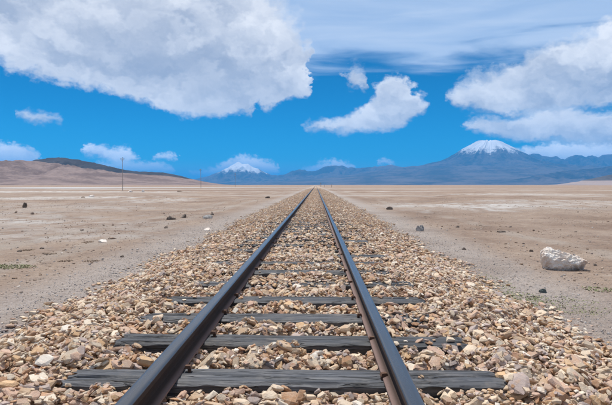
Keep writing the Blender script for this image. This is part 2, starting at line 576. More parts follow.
def make_rail_mat():
    m, t, p = material('rail steel')
    tc = t.n.new('ShaderNodeTexCoord')
    geo = t.n.new('ShaderNodeNewGeometry')
    pos = tc.outputs['Object']
    s = t.sep(pos)
    n = t.noise(t.vm('MULTIPLY', pos, (60.0, 5.0, 60.0)), 1.0, 5.0, 0.6)
    n2 = t.noise(pos, 90.0, 4.0, 0.7)
    top = t.sstep(t.m('ADD', s[2], t.m('MULTIPLY', t.m('SUBTRACT', n, 0.5), 0.004)), 0.1135, 0.1170)
    foot = t.sstep(s[2], 0.022, 0.013)
    rust_shade = t.mix(n2, (0.026, 0.013, 0.008), (0.055, 0.028, 0.017))  # rust, with the head's shade on web and sides darkened into it
    rust_shade = t.mix(foot, rust_shade, t.mix(n2, (0.140, 0.085, 0.070), (0.235, 0.160, 0.140)))
    steel = t.mix(n, (0.105, 0.105, 0.110), (0.185, 0.180, 0.180))
    t.put(p.inputs['Base Color'], t.mix(top, rust_shade, steel))
    t.put(p.inputs['Metallic'], t.m('MULTIPLY', top, 0.95))
    t.put(p.inputs['Roughness'], t.m('SUBTRACT', 0.86, t.m('MULTIPLY', top, t.m('ADD', 0.50, t.m('MULTIPLY', n, 0.16)))))
    t.put(p.inputs['Normal'], t.bump(t.m('MULTIPLY', n2, t.m('SUBTRACT', 1.0, t.m('MULTIPLY', top, 0.92))), 0.4, 0.002))
    return m


def make_wood_mat():
    m, t, p = material('tarred timber')
    tc = t.n.new('ShaderNodeTexCoord')
    oi = t.n.new('ShaderNodeObjectInfo')
    off = t.m('MULTIPLY', oi.outputs['Random'], 50.0)
    pos = t.vm('ADD', tc.outputs['Object'], t.comb(off, off, 0.0))
    g = t.noise(t.vm('MULTIPLY', pos, (2.2, 60.0, 60.0)), 1.0, 6.0, 0.65, 0.6)
    crack = t.noise(t.vm('MULTIPLY', pos, (1.6, 26.0, 26.0)), 1.0, 3.0, 0.5, 1.2)
    b = t.noise(pos, 6.0, 4.0, 0.6)
    c = t.ramp(g, [(0.28, (0.014, 0.015, 0.018)), (0.45, (0.036, 0.039, 0.046)), (0.58, (0.060, 0.063, 0.072)), (0.72, (0.105, 0.106, 0.112))])
    c = t.mix(t.m('MULTIPLY', t.sstep(b, 0.50, 0.72), 0.55), c, (0.125, 0.118, 0.112))
    ck = t.sstep(t.m('ABSOLUTE', t.m('SUBTRACT', crack, 0.5)), 0.0, 0.03)
    c = t.mix(t.m('SUBTRACT', 1.0, ck), c, (0.010, 0.010, 0.011))
    tone = t.m('FRACT', t.m('MULTIPLY', oi.outputs['Random'], 17.3))
    c = t.vm('SCALE', c, t.m('ADD', 0.95, t.m('MULTIPLY', tone, 0.75)))
    dust = t.noise(pos, 3.1, 5.0, 0.7)
    c = t.mix(t.m('MULTIPLY', t.sstep(dust, 0.54, 0.74), 0.55), c, (0.215, 0.175, 0.140))
    t.put(p.inputs['Base Color'], c)
    p.inputs['Roughness'].default_value = 0.62
    t.put(p.inputs['Normal'], t.bump(t.m('ADD', t.m('MULTIPLY', g, 0.6), t.m('MULTIPLY', ck, 0.8)), 0.8, 0.010))
    return m


def make_rock_mat(name, c1, c2, c3, scale=9.0, bump=0.8):
    m, t, p = material(name)
    geo = t.n.new('ShaderNodeNewGeometry')
    pos = geo.outputs['Position']
    n = t.noise(pos, scale, 6.0, 0.62)
    n2 = t.noise(pos, scale * 7, 5.0, 0.65)
    c = t.ramp(n, [(0.30, c1), (0.5, c2), (0.7, c3)])
    c = t.vm('SCALE', c, t.m('ADD', 0.75, t.m('MULTIPLY', n2, 0.5)))
    t.put(p.inputs['Base Color'], c)
    p.inputs['Roughness'].default_value = 0.9
    t.put(p.inputs['Normal'], t.bump(t.m('ADD', n, t.m('MULTIPLY', n2, 0.5)), bump, 0.04))
    return m


def make_mountain_mat(name, low, high, snow_z=None, snow_amp=400.0, band=None, scale=0.0006):
    m, t, p = material(name)
    geo = t.n.new('ShaderNodeNewGeometry')
    pos = geo.outputs['Position']
    s = t.sep(pos)
    n = t.noise(pos, scale, 7.0, 0.62)
    n2 = t.noise(pos, scale * 9, 6.0, 0.65)
    c = t.mix(t.sstep(t.m('ADD', n, t.m('MULTIPLY', t.m('SUBTRACT', n2, 0.5), 0.5)), 0.36, 0.64), low, high)
    if band:
        z0, z1, col = band
        c = t.mix(t.sstep(t.m('ADD', s[2], t.m('MULTIPLY', t.m('SUBTRACT', n, 0.5), (z0 - z1) * 1.6)), z0, z1), c, col)
    if snow_z:
        n3 = t.noise(pos, scale * 40, 5.0, 0.6)
        at = t.n.new('ShaderNodeAttribute'); at.attribute_name = 'rnd'
        zz = t.m('ADD', s[2], t.m('MULTIPLY', t.m('SUBTRACT', n2, 0.5), snow_amp * 2.4))
        zz = t.m('ADD', zz, t.m('MULTIPLY', t.m('SUBTRACT', n3, 0.5), snow_amp * 2.2))
        zz = t.m('ADD', zz, t.m('MULTIPLY', t.m('SUBTRACT', at.outputs['Fac'], 0.35), snow_amp * 1.5))
        c = t.mix(t.sstep(zz, snow_z - snow_amp * 0.35, snow_z + snow_amp * 0.35), c, (0.80, 0.82, 0.85))
    t.put(p.inputs['Base Color'], c)
    p.inputs['Roughness'].default_value = 0.95
    return m


M_STONE = make_stone_mat()
M_BED = make_bed_mat()
M_GROUND = make_ground_mat()
M_RAIL = make_rail_mat()
M_WOOD = make_wood_mat()
M_WHITE_ROCK = make_rock_mat('salt crusted rock', (0.58, 0.43, 0.33), (0.82, 0.74, 0.66), (0.88, 0.84, 0.78), 5.0, 0.8)
M_DARK_ROCK = make_rock_mat('dark volcanic rock', (0.10, 0.078, 0.064), (0.18, 0.142, 0.115), (0.33, 0.27, 0.22), 8.0)
M_GREY_ROCK = make_rock_mat('grey rock', (0.20, 0.19, 0.185), (0.32, 0.305, 0.295), (0.45, 0.43, 0.41), 8.0)
M_GREEN_ROCK = make_rock_mat('slate green rock', (0.065, 0.085, 0.085), (0.11, 0.135, 0.135), (0.17, 0.19, 0.18), 12.0)
M_TAN_ROCK = make_rock_mat('tan rock', (0.24, 0.17, 0.125), (0.34, 0.25, 0.19), (0.42, 0.33, 0.26), 8.0)


def simple_mat(name, col, rough=0.8, metallic=0.0, var=0.3, scale=20.0):
    m, t, p = material(name)
    tc = t.n.new('ShaderNodeTexCoord')
    n = t.noise(tc.outputs['Object'], scale, 5.0, 0.6)
    c = t.mix(n, tuple(v * (1 - var) for v in col), tuple(v * (1 + var) for v in col))
    t.put(p.inputs['Base Color'], c)
    p.inputs['Roughness'].default_value = rough
    p.inputs['Metallic'].default_value = metallic
    return m


M_POLE = simple_mat('weathered pole wood', (0.36, 0.32, 0.285), 0.85, 0.0, 0.3, 6.0)
M_CERAMIC = simple_mat('insulator', (0.45, 0.43, 0.40), 0.3, 0.0, 0.1)
M_SPIKE = simple_mat('rusty iron', (0.13, 0.07, 0.045), 0.85, 0.2, 0.4, 200.0)
M_LEAF = simple_mat('dry green weed', (0.30, 0.31, 0.16), 0.7, 0.0, 0.3, 9.0)
M_TWIG = simple_mat('dry brown twig', (0.36, 0.275, 0.205), 0.85, 0.0, 0.4, 9.0)

# ------------------------------------------------------------------ ground: one sheet to the horizon
def graded(limit, fine, n):
    k = np.linspace(0, 1, n)
    a = math.asinh(limit / fine)
    return np.sinh(k * a) * fine


gx = graded(150000.0, 5.0, 190)
gx = np.concatenate([-gx[:0:-1], gx])
gy = np.concatenate([-graded(20000.0, 3.0, 50)[:0:-1], graded(160000.0, 5.0, 330)])
X, Y = np.meshgrid(gx, gy)
near = np.exp(-(np.hypot(X, Y) / 120.0) ** 2)
off = np.clip((np.abs(X) - 2.6) / 3.0, 0, 1)
Z = GZ + near * off * ((fbm(X * 0.5, Y * 0.5, 4, 3) - 0.5) * 0.15 + (fbm(X * 0.12, Y * 0.12, 4, 9) - 0.5) * 0.42)
tag(mesh_obj('ground', np.stack([X, Y, Z], -1), grid_faces(len(gx), len(gy)), M_GROUND, smooth=True),
    'flat tan desert plain with pale salt patches reaching the mountains', kind='structure')


def ground_height(x, y):
    nr = np.exp(-(np.hypot(x, y) / 120.0) ** 2)
    of = np.clip((np.abs(x) - 2.6) / 3.0, 0, 1)
    return GZ + nr * of * ((fbm(x * 0.5, y * 0.5, 4, 3) - 0.5) * 0.15 + (fbm(x * 0.12, y * 0.12, 4, 9) - 0.5) * 0.42)


def ground_z(x, y):
    return float(ground_height(np.array([float(x)]), np.array([float(y)]))[0])


# shallow lagoon far left on the plain
def lagoon():
    m, t, p = material('shallow brine')
    geo = t.n.new('ShaderNodeNewGeometry')
    n = t.noise(t.vm('MULTIPLY', geo.outputs['Position'], (0.3, 1.0, 1.0)), 0.6, 4.0, 0.6)
    t.put(p.inputs['Base Color'], t.mix(n, (0.50, 0.51, 0.52), (0.62, 0.61, 0.60)))
    p.inputs['Roughness'].default_value = 0.45
    p.inputs['Specular IOR Level'].default_value = 0.15
    t.put(p.inputs['Normal'], t.bump(n, 0.15, 0.02))
    N = 60
    a, b = ground_at(-60, 189.2), ground_at(128, 188.6)
    cx, cy = (a.x + b.x) / 2, 215.0
    ring = []
    for i in range(N):
        an = 2 * math.pi * i / N
        r = 1 + 0.22 * math.sin(an * 3 + 1) + 0.12 * math.sin(an * 7)
        ring.append((cx + 64 * math.cos(an) * r, cy + 34 * math.sin(an) * r, GZ + 0.03))
    ring.append((cx, cy, GZ + 0.03))
    o = mesh_obj('water', ring, [(i, (i + 1) % N, N) for i in range(N)], m)
    tag(o, 'thin pale blue strip of shallow lagoon below the dark hill', kind='structure')


lagoon()

# ------------------------------------------------------------------ hills and mountains
def crest_range(name, label, D, crest, W_front, W_back, mat, nx=300, ny=90, seed=1, gully=0.35, gscale=1.0, power=1.25, wob=0.05, base=0.0, rough=0.055):
    xs_px = np.array([c[0] for c in crest], float)
    hs = np.array([(186.0 - c[1]) / FPX * D for c in crest])
    xw = (xs_px - 316.0) / FPX * D + CAM.x
    x = np.linspace(xw[0], xw[-1], nx)
    H = np.interp(x, xw, hs)
    H = np.maximum(H + (fbm(x / (D * 0.018), x * 0 + 3.3, 5, seed + 90) - 0.5) * H * rough * 4, 0)
    t = np.concatenate([np.linspace(-1, 0, ny), np.linspace(0, 1, ny // 3)[1:]])
    T, XX = np.meshgrid(t, x, indexing='ij')
    HH = np.broadcast_to(H, T.shape)
    crest_y = D * (1 + wob * (fbm(XX / (D * 0.10), XX * 0 + 1.1, 3, seed + 5) - 0.5) * 2)
    YY = crest_y + np.where(T < 0, T * W_front, T * W_back)
    prof = np.clip(1 - np.abs(T), 0, 1) ** power
    gs = D * 0.02 * gscale
    wx = XX + (fbm(XX / gs * 0.6, YY / gs * 0.6, 3, seed + 11) - 0.5) * gs * 1.6
    rd = ridged(wx / gs, YY / gs * 0.35, 5, seed)
    amt = gully * 1.9 * 4 * prof * (1 - prof) + 0.10 * (prof > 0.02)
    amt = np.minimum(amt, 0.95)
    ZZ = HH * prof * (1 - amt * (1 - rd)) + HH * 0.10 * (fbm(XX / gs, YY / gs, 5, seed + 40) - 0.5) * prof * (1 - prof) * 4
    ZZ = np.maximum(ZZ, 0) + GZ - 3.0 * (prof < 0.004) + base * prof ** 0.5
    V = np.stack([XX, YY, ZZ], -1)
    o = mesh_obj(name, V, grid_faces(nx, T.shape[0]), mat, smooth=True, attr=(1 - rd).ravel())
    return tag(o, label, kind='structure')


def volcano(name, label, D, px, H_px, profile, mat, seed=1, nr=120, na=360):
    """radial cone; profile = (radius px, height px) pairs at distance D"""
    k = D / FPX
    cx = (px - 316.0) * k + CAM.x
    rp = np.array([a for a, b in profile]) * k
    hp = np.array([b for a, b in profile]) * k
    r = np.linspace(0, 1, nr) ** 1.2 * rp[-1]
    a = np.linspace(0, 2 * np.pi, na, endpoint=False)
    RR, AA = np.meshgrid(r, a, indexing='ij')
    HH = np.interp(RR, rp, hp)
    ca, sa = np.cos(AA) * 4 + 20, np.sin(AA) * 4 + 20
    q = RR / rp[-1]
    rd = ridged(ca + q * 1.2 + (fbm(ca * 2, sa * 2 + q * 3, 3, seed + 3) - .5), sa + q * 0.8, 5, seed)
    amt = np.clip(q * 4, 0, 1) * np.clip(1.2 - q, 0, 1)
    ZZ = HH * (1 - 0.42 * amt * (1 - rd)) + (fbm(RR / 700 + ca, AA * 4 + RR / 900, 4, seed + 8) - 0.5) * HH[0, 0] * 0.07 * np.clip(q * 9, 0.6, 1) * (1 - q)
    RW = RR * (1 + 0.10 * np.sin(AA * 2 + 0.6) * q)
    XX, YY = cx + RW * np.cos(AA), D + RW * np.sin(AA)
    ZZ = ZZ + GZ - 4.0 * (q > 0.995)
    idx = np.arange(nr * na).reshape(nr, na)
    f = np.stack([idx[:-1], idx[1:], np.roll(idx, -1, 1)[1:], np.roll(idx, -1, 1)[:-1]], -1).reshape(-1, 4)
    o = mesh_obj(name, np.stack([XX, YY, ZZ], -1), f, mat, smooth=True, attr=(1 - rd).ravel())
    return tag(o, label, kind='structure')


ROCK_LO, ROCK_HI = (0.014, 0.013, 0.016), (0.110, 0.084, 0.076)  # rock tones darkened to carry the cloud shade over the ranges
M_VOLC = make_mountain_mat('volcano rock and snow', ROCK_LO, ROCK_HI, 1660.0, 360.0, scale=0.0008)
M_FARSNOW = make_mountain_mat('far snowy rock', ROCK_LO, ROCK_HI, 800.0, 260.0, scale=0.0006)
M_RANGE = make_mountain_mat('blue range rock', ROCK_LO, ROCK_HI, scale=0.0005)
M_RANGE2 = make_mountain_mat('far range rock and snow', ROCK_LO, ROCK_HI, 1130.0, 60.0, scale=0.0005)
M_HILL = make_mountain_mat('bare tan hillside', (0.135, 0.088, 0.072), (0.260, 0.185, 0.155), scale=0.006)
M_SHADEDHILL = make_mountain_mat('hill in painted cloud shade', (0.016, 0.014, 0.015), (0.038, 0.031, 0.029), scale=0.004)  # cloud shade on the crest, put into the hill's colour
M_FAN = make_mountain_mat('pale outwash fan', (0.30, 0.22, 0.19), (0.42, 0.33, 0.29), scale=0.004)

volcano('mountain', 'snow capped volcano rising above the blue range', 27000.0, 487, 43,
        [(0, 42.5), (6, 44.5), (12, 43.5), (18, 40.5), (25, 37), (35, 31), (48, 25), (70, 20), (100, 17), (140, 10), (190, 4), (240, 0)], M_VOLC, 5)
crest_range('mountain', 'distant snow streaked mountain behind the telegraph poles', 31000.0,
            [(150, 185), (190, 180), (205, 176.5), (218, 172), (226, 168), (233, 163.5), (238, 162), (243, 165), (249, 165), (258, 169), (271, 175), (282, 177), (300, 182), (330, 185)],
            7000, 6000, M_FARSNOW, seed=21, gully=0.55, gscale=0.9)
crest_range('mountain', 'low blue mountain ridge where the rails vanish', 29500.0,
            [(225, 185), (255, 181), (275, 177), (284, 175), (292, 171), (299, 169), (308, 172), (316, 171), (322, 168.5), (333, 164.5), (341, 166), (352, 168), (363, 168.5), (378, 166.5), (389, 166), (400, 168), (415, 169), (440, 171), (480, 178), (520, 185)],
            9000, 6000, M_RANGE2, seed=33, gully=0.5)
crest_range('mountain', 'long blue mountain ridge left of the snow capped volcano', 24000.0,
            [(290, 185.5), (330, 182), (360, 177), (385, 171), (400, 169), (415, 167), (425, 165), (441, 163.5), (452, 164), (480, 165), (520, 170), (560, 176), (610, 182), (680, 185.5)],
            7000, 5000, M_RANGE, seed=47, gully=0.55)
crest_range('mountain', 'blue ridge running right from the volcano to the picture edge', 31000.0,
            [(450, 185), (490, 172), (515, 158), (528, 155.5), (545, 159), (559, 158), (573, 156), (587, 156.5), (612, 154), (660, 156), (720, 165), (820, 180), (900, 185)],
            10000, 6000, M_RANGE, seed=59, gully=0.6)
crest_range('hill', 'lower blue foothill ridge under the volcano at right', 18000.0,
            [(470, 185.6), (520, 178), (550, 173), (580, 170), (612, 167), (680, 164), (760, 168), (900, 185)],
            5000, 4000, M_RANGE, seed=71, gully=0.5)
crest_range('hill', 'small dark hill at the right edge of the plain', 6500.0,
            [(568, 185.8), (584, 181), (598, 178), (612, 174.5), (640, 171), (690, 172), (760, 179), (840, 185.8)],
            900, 900, make_mountain_mat('dark hill above pale fan', (0.050, 0.046, 0.046), (0.085, 0.075, 0.07), band=(62.0, 48.0, (0.34, 0.26, 0.22)), scale=0.004), seed=83, gully=0.3)
crest_range('hill', 'bare tan hillside sloping down to the plain at left', 3300.0,
            [(-420, 168), (-250, 152), (-120, 152), (-40, 156), (0, 158.5), (29, 161), (50, 163), (72, 165.5), (94, 169), (119, 172.5), (162, 176), (190, 180), (216, 184.5), (230, 185.9)],
            900, 700, M_HILL, seed=91, gully=0.22, gscale=2.2, power=1.0)
crest_range('hill', 'dark hill crest with painted cloud shade behind the tan hillside', 4600.0,
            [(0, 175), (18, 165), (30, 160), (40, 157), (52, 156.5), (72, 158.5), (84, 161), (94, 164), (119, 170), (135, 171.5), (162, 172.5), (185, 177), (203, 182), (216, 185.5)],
            1000, 900, M_SHADEDHILL, seed=101, gully=0.15, gscale=2.0, rough=0.015)

# ------------------------------------------------------------------ track: ballast bed, sleepers, rails
SLEEPER_Y = [2.53, 3.14, 3.68, 4.26, 4.95, 5.62, 6.28, 6.90]
while SLEEPER_Y[-1] < 18.0:
    SLEEPER_Y.append(SLEEPER_Y[-1] + 0.60 + rng.uniform(-0.05, 0.06))
SL_HALF, SL_W, SL_T = 1.04, 0.21, 0.15
RAIL_X = 0.533
# bare share of each sleeper: left end, between the rails, right end
EXPOSE = [(1.0, 1.0, 0.9), (1.0, 1.0, 0.75), (0.95, 1.0, 0.15), (0.95, 0.95, 0.95), (0.9, 0.04, 0.6), (0.2, 0.93, 0.7), (0.6, 0.96, 0.97), (0.7, 0.15, 0.97)]
while len(EXPOSE) < len(SLEEPER_Y):
    EXPOSE.append(tuple(rng.choice([0.01, 0.1, 0.4, 0.7], 3, p=[0.5, 0.25, 0.15, 0.10])))
ANG = [rng.normal(0, 0.012) for _ in SLEEPER_Y]


def bed_z(x):
    ax = np.abs(x)
    return np.interp(ax, [0, 1.0, 1.25, 1.45, 1.75, 2.05, 2.35, 3.0], [-0.066, -0.066, -0.060, -0.09, -0.17, -0.24, -0.265, -0.30])


bx = np.linspace(-2.5, 2.5, 41)
by = np.concatenate([np.arange(-3, 60, 0.6), 60 + graded(30000.0, 4.0, 90)])
XX, YY = np.meshgrid(bx, by)
ZZ = bed_z(XX) + np.where(YY < 70, (fbm(XX * 3, YY * 3, 3, 77) - 0.5) * 0.03, 0) + np.clip((YY - 30) / 60, 0, 1) * 0.03
bed = mesh_obj('ballast_bed', np.stack([XX, YY, ZZ], -1), grid_faces(len(bx), len(by)), M_BED, smooth=True)
tag(bed, 'raised bed of broken tan stone under the railway track', kind='structure')


# --- stone shapes: split slabs and blocks as convex hulls
def hull_mesh(name, pts):
    bm = bmesh.new()
    for q in pts:
        bm.verts.new(q)
    r = bmesh.ops.convex_hull(bm, input=bm.verts)
    junk = [g for g in set(r['geom_interior']) | set(r['geom_unused']) if isinstance(g, bmesh.types.BMVert)]
    bmesh.ops.delete(bm, geom=junk, context='VERTS')
    bmesh.ops.triangulate(bm, faces=bm.faces)
    bmesh.ops.recalc_face_normals(bm, faces=bm.faces)
    me = bpy.data.meshes.new(name)
    bm.to_mesh(me)
    bm.free()
    return me


def shard_points(n, flat):
    """a split slab: two irregular outlines, one above the other, edges chipped"""
    pts = []
    ph = rng.uniform(0, 6.28)
    rad = rng.uniform(0.72, 1.0, n)
    tilt = rng.normal(0, 0.25, 2)
    for i in range(n):
        a = ph + 2 * math.pi * (i + rng.uniform(-0.3, 0.3)) / n
        x, y = math.cos(a) * rad[i] * 0.5, math.sin(a) * rad[i] * 0.5
        sh = rng.uniform(0.55, 0.98)
        zt = 0.5 * flat * (1 + rng.uniform(-0.25, 0.1)) + (tilt[0] * x + tilt[1] * y) * flat
        pts.append((x * sh, y * sh, zt))
        pts.append((x, y, rng.uniform(-0.25, 0.25) * flat))
        sh = rng.uniform(0.5, 0.95)
        pts.append((x * sh, y * sh, -0.5 * flat * (1 + rng.uniform(-0.25, 0.1))))
    return pts


PROTO = []
for i in range(48):
    n = int(rng.integers(5, 8)) if i < 32 else 4
    me = hull_mesh('ballast_stone', shard_points(n, 1.0))
    me.materials.append(M_STONE)
    v = np.array([q.co[:] for q in me.vertices])
    f = np.array([q.vertices[:] for q in me.polygons])
    PROTO.append((me, v, f))


# --- lay the stones one after another on a height field
CELL = 0.01
X0, Y0, Y1, XW = -2.75, 1.0, 13.5, 5.5
hx = X0 + CELL * (np.arange(int(XW / CELL)) + 0.5)
hy = Y0 + CELL * (np.arange(int((Y1 - Y0) / CELL)) + 0.5)
HX, HY = np.meshgrid(hx, hy)
HF = np.maximum(bed_z(HX), GZ) + (fbm(HX * 2.2, HY * 2.2, 3, 5) - 0.5) * 0.035
for k, y in enumerate(SLEEPER_Y):
    loc = HY - (y + HX * ANG[k])
    inside = (np.abs(loc) < SL_W / 2) & (np.abs(HX) < SL_HALF)
    HF[inside] = 0.0


def sleeper_hit(x, y, r):
    """the sleeper zone a stone would cover, or None"""
    for k, sy in enumerate(SLEEPER_Y):
        if abs(y - (sy + x * ANG[k])) < SL_W / 2 + r * 0.45 and abs(x) < SL_HALF + r * 0.3:
            z = 0 if x < -RAIL_X else (1 if x < RAIL_X else 2)
            return k, z
        if sy > y + 0.4:
            break
    return None


def in_view(x, y, margin=0.7):
    return abs(x - CAM.x) < 0.62 * y + margin


def top_limit(x, y):
    """design surface of the ballast"""
    return np.interp(abs(x), [0, 1.05, 1.3, 1.5, 1.8, 2.1, 2.6], [0.022, 0.026, 0.024, -0.008, -0.10, -0.17, -0.18]) + 0.012 * math.sin(y * 2.3 + x * 3.1) + 0.010 * math.sin(y * 5.1 - x * 4.7)


stones = []        # x, y, z, length, width, thickness, rotation matrix, proto, depth


def lay(n, y0, y1, size_mu, size_sig, exact=True):
    ys = y0 + (y1 - y0) * rng.random(n)
    xs = rng.uniform(-2.45, 2.45, n)
    sz = np.clip(np.exp(rng.normal(math.log(size_mu), size_sig, n)), 0.022, 0.135)
    asp = rng.uniform(0.55, 0.95, n)
    th = rng.uniform(0.13, 0.30, n)
    yaw = rng.uniform(0, 2 * math.pi, n)
    jit = rng.normal(0, 0.17, (n, 2))
    keep = rng.random(n)
    pr = rng.integers(0, 48, n)
    for i in range(n):
        x, y, s = xs[i], ys[i], sz[i]
        if not in_view(x, y):
            continue
        ax = abs(x)
        lim = 2.02 + 0.10 * math.sin(y * 1.7 + (1 if x > 0 else 0)) + 0.06 * math.sin(y * 4.3)
        if ax > lim and keep[i] > math.exp(-(ax - lim) / 0.10):
            continue
        under_rail = abs(ax - RAIL_X) < 0.052 + s * 0.42
        if under_rail and not exact:
            continue
        hit = sleeper_hit(x, y, s)
        if hit is not None:
            if keep[i] < EXPOSE[hit[0]][hit[1]] ** 0.33:
                continue
        r = s * 0.5 * (0.5 + 0.5 * asp[i])
        if exact:
            ci, cj = int((x - X0) / CELL), int((y - Y0) / CELL)
            w = max(1, int(r / CELL))
            a0, a1, b0, b1 = max(cj - w, 0), cj + w + 1, max(ci - w, 0), ci + w + 1
            win = HF[a0:a1, b0:b1]
            if win.size < 4:
                continue
            hmax, hm = win.max(), win.mean()
            hw, hh = win.shape[1] // 2, win.shape[0] // 2
            gxs = (win[:, hw:].mean() - win[:, :max(hw, 1)].mean()) / max(r, 0.01)
            gys = (win[hh:, :].mean() - win[:max(hh, 1), :].mean()) / max(r, 0.01)
            zr = 0.72 * hm + 0.28 * hmax
        else:
            zr = float(np.maximum(bed_z(np.array(x)), GZ)) + 0.055 + 0.05 * keep[i]
            gxs = 0.0 if ax < 1.35 else -0.3 * np.sign(x)
            gys = 0.0
        t_ = s * th[i]
        gxs, gys = np.clip(gxs, -0.7, 0.7) + jit[i, 0], np.clip(gys, -0.7, 0.7) + jit[i, 1]
        z = zr + t_ * 0.28
        if under_rail and zr + t_ * 0.85 + 0.25 * s > -0.002:
            continue
        if exact and zr + t_ * 0.55 > top_limit(x, y) + 0.016 * (keep[i] - 0.5):
            continue
        if exact:
            gy_, gx_ = np.ogrid[a0 - cj:a0 - cj + win.shape[0], b0 - ci:b0 - ci + win.shape[1]]
            q = (gx_ * gx_ + gy_ * gy_) / float(w * w + 1)
            dome = z + gxs * gx_ * CELL + gys * gy_ * CELL + t_ * 0.42 * (1 - 0.5 * q)
            m_ = q <= 1.0
            np.maximum(win, np.where(m_, dome, -9), out=win)
        stones.append((x, y, z, s, s * asp[i], t_, gxs, gys, yaw[i], pr[i]))


lay(28000, 1.3, 7.0, 0.046, 0.40)
lay(40000, 5.5, 13.4, 0.049, 0.36)
lay(6500, 1.3, 7.0, 0.076, 0.26)
lay(4500, 5.5, 13.4, 0.078, 0.24)
lay(2600, 1.3, 5.5, 0.098, 0.20)
lay(30000, 1.3, 8.0, 0.036, 0.30)
NEAR_END = len(stones)
lay(25000, 13.2, 24.0, 0.054, 0.30, exact=False)
lay(17000, 23.0, 42.0, 0.064, 0.28, exact=False)
lay(16000, 40.0, 80.0, 0.090, 0.22, exact=False)
lay(9000, 78.0, 140.0, 0.120, 0.10, exact=False)
S = np.array(stones)


def stone_matrix(row):
    x, y, z, l, w, th, gxs, gys, yaw, _ = row
    n = Vector((-gxs, -gys, 1.0)).normalized()
    q = Vector((0, 0, 1)).rotation_difference(n).to_matrix()
    m3 = q @ Matrix.Rotation(yaw, 3, 'Z')
    m = (m3 @ Matrix.Diagonal((l, w, th))).to_4x4()
    m.translation = (x, y, z)
    return m


# how large each stone shows, and whether it lies open on top
d = S[:, 1]
show = S[:, 3] * S[:, 4] / (d * d)
px = (S[:, 0] - CAM.x) / d * FPX + 316   # for choosing which stones become single objects
py = 186 + (CAM.z - S[:, 2]) / d * FPX
open_top = np.zeros(len(S), bool)
for i in range(NEAR_END):
    ci, cj = int((S[i, 0] - X0) / CELL), int((S[i, 1] - Y0) / CELL)
    if 0 <= cj < HF.shape[0]:
        open_top[i] = HF[cj, ci] < S[i, 2] + S[i, 5] * 0.46
ok = open_top & (px > 4) & (px < 608) & (py < 401) & (py > 190)
order = np.argsort(-np.where(ok, show, 0))
single = set(order[:300].tolist())
for i in order[:300]:
    me = PROTO[int(S[i, 9])][0]
    o = bpy.data.objects.new('ballast_stone', me)
    COL.objects.link(o)
    o.parent = bed
    o.matrix_local = stone_matrix(S[i])


def join_stones(name, rows, parent, mat, coarse_from=1e9):
    """many stones as one mesh, all stones of one shape at a time"""
    rows = np.asarray(rows)
    pi = rows[:, 9].astype(int)
    pi = np.where(rows[:, 1] > coarse_from, 32 + pi % 16, pi)
    n = np.stack([-rows[:, 6], -rows[:, 7], np.ones(len(rows))], 1)
    n /= np.linalg.norm(n, axis=1)[:, None]
    ca, sa = np.cos(rows[:, 8]), np.sin(rows[:, 8])
    ux = np.stack([ca, sa, np.zeros_like(ca)], 1)
    ux -= n * (ux * n).sum(1)[:, None]
    ux /= np.linalg.norm(ux, axis=1)[:, None]
    uy = np.cross(n, ux)
    tint = (rows[:, 8] * 13.37 + rows[:, 0] * 7.1) % 1.0
    vs_, fs_, at_, base = [], [], [], 0
    for k in range(48):
        sel = np.nonzero(pi == k)[0]
        if not len(sel):
            continue
        _, v, f = PROTO[k]
        r = rows[sel]
        co = (r[:, None, 0:3] + v[None, :, 0:1] * (ux[sel] * r[:, 3:4])[:, None, :] + v[None, :, 1:2] * (uy[sel] * r[:, 4:5])[:, None, :]
              + v[None, :, 2:3] * (n[sel] * r[:, 5:6])[:, None, :])
        vs_.append(co.reshape(-1, 3))
        fs_.append((f[None] + (base + np.arange(len(sel)) * len(v))[:, None, None]).reshape(-1, 3))
        at_.append(np.repeat(tint[sel], len(v)))
        base += len(sel) * len(v)
    return mesh_obj(name, np.concatenate(vs_), np.concatenate(fs_), mat, parent, attr=np.concatenate(at_))


rest = [S[i] for i in range(len(S)) if i not in single]
o = join_stones('broken_stone', rest, bed, M_STONE, 10.0)
o['kind'] = 'stuff'

# --- sleepers
ORD = ['nearest', 'second', 'third', 'fourth', 'fifth', 'sixth', 'seventh', 'eighth', 'ninth', 'tenth', 'eleventh', 'twelfth',
       'thirteenth', 'fourteenth', 'fifteenth', 'sixteenth', 'seventeenth', 'eighteenth', 'nineteenth', 'twentieth', 'twenty-first', 'twenty-second',
       'twenty-third', 'twenty-fourth', 'twenty-fifth', 'twenty-sixth', 'twenty-seventh', 'twenty-eighth', 'twenty-ninth', 'thirtieth', 'thirty-first', 'thirty-second']


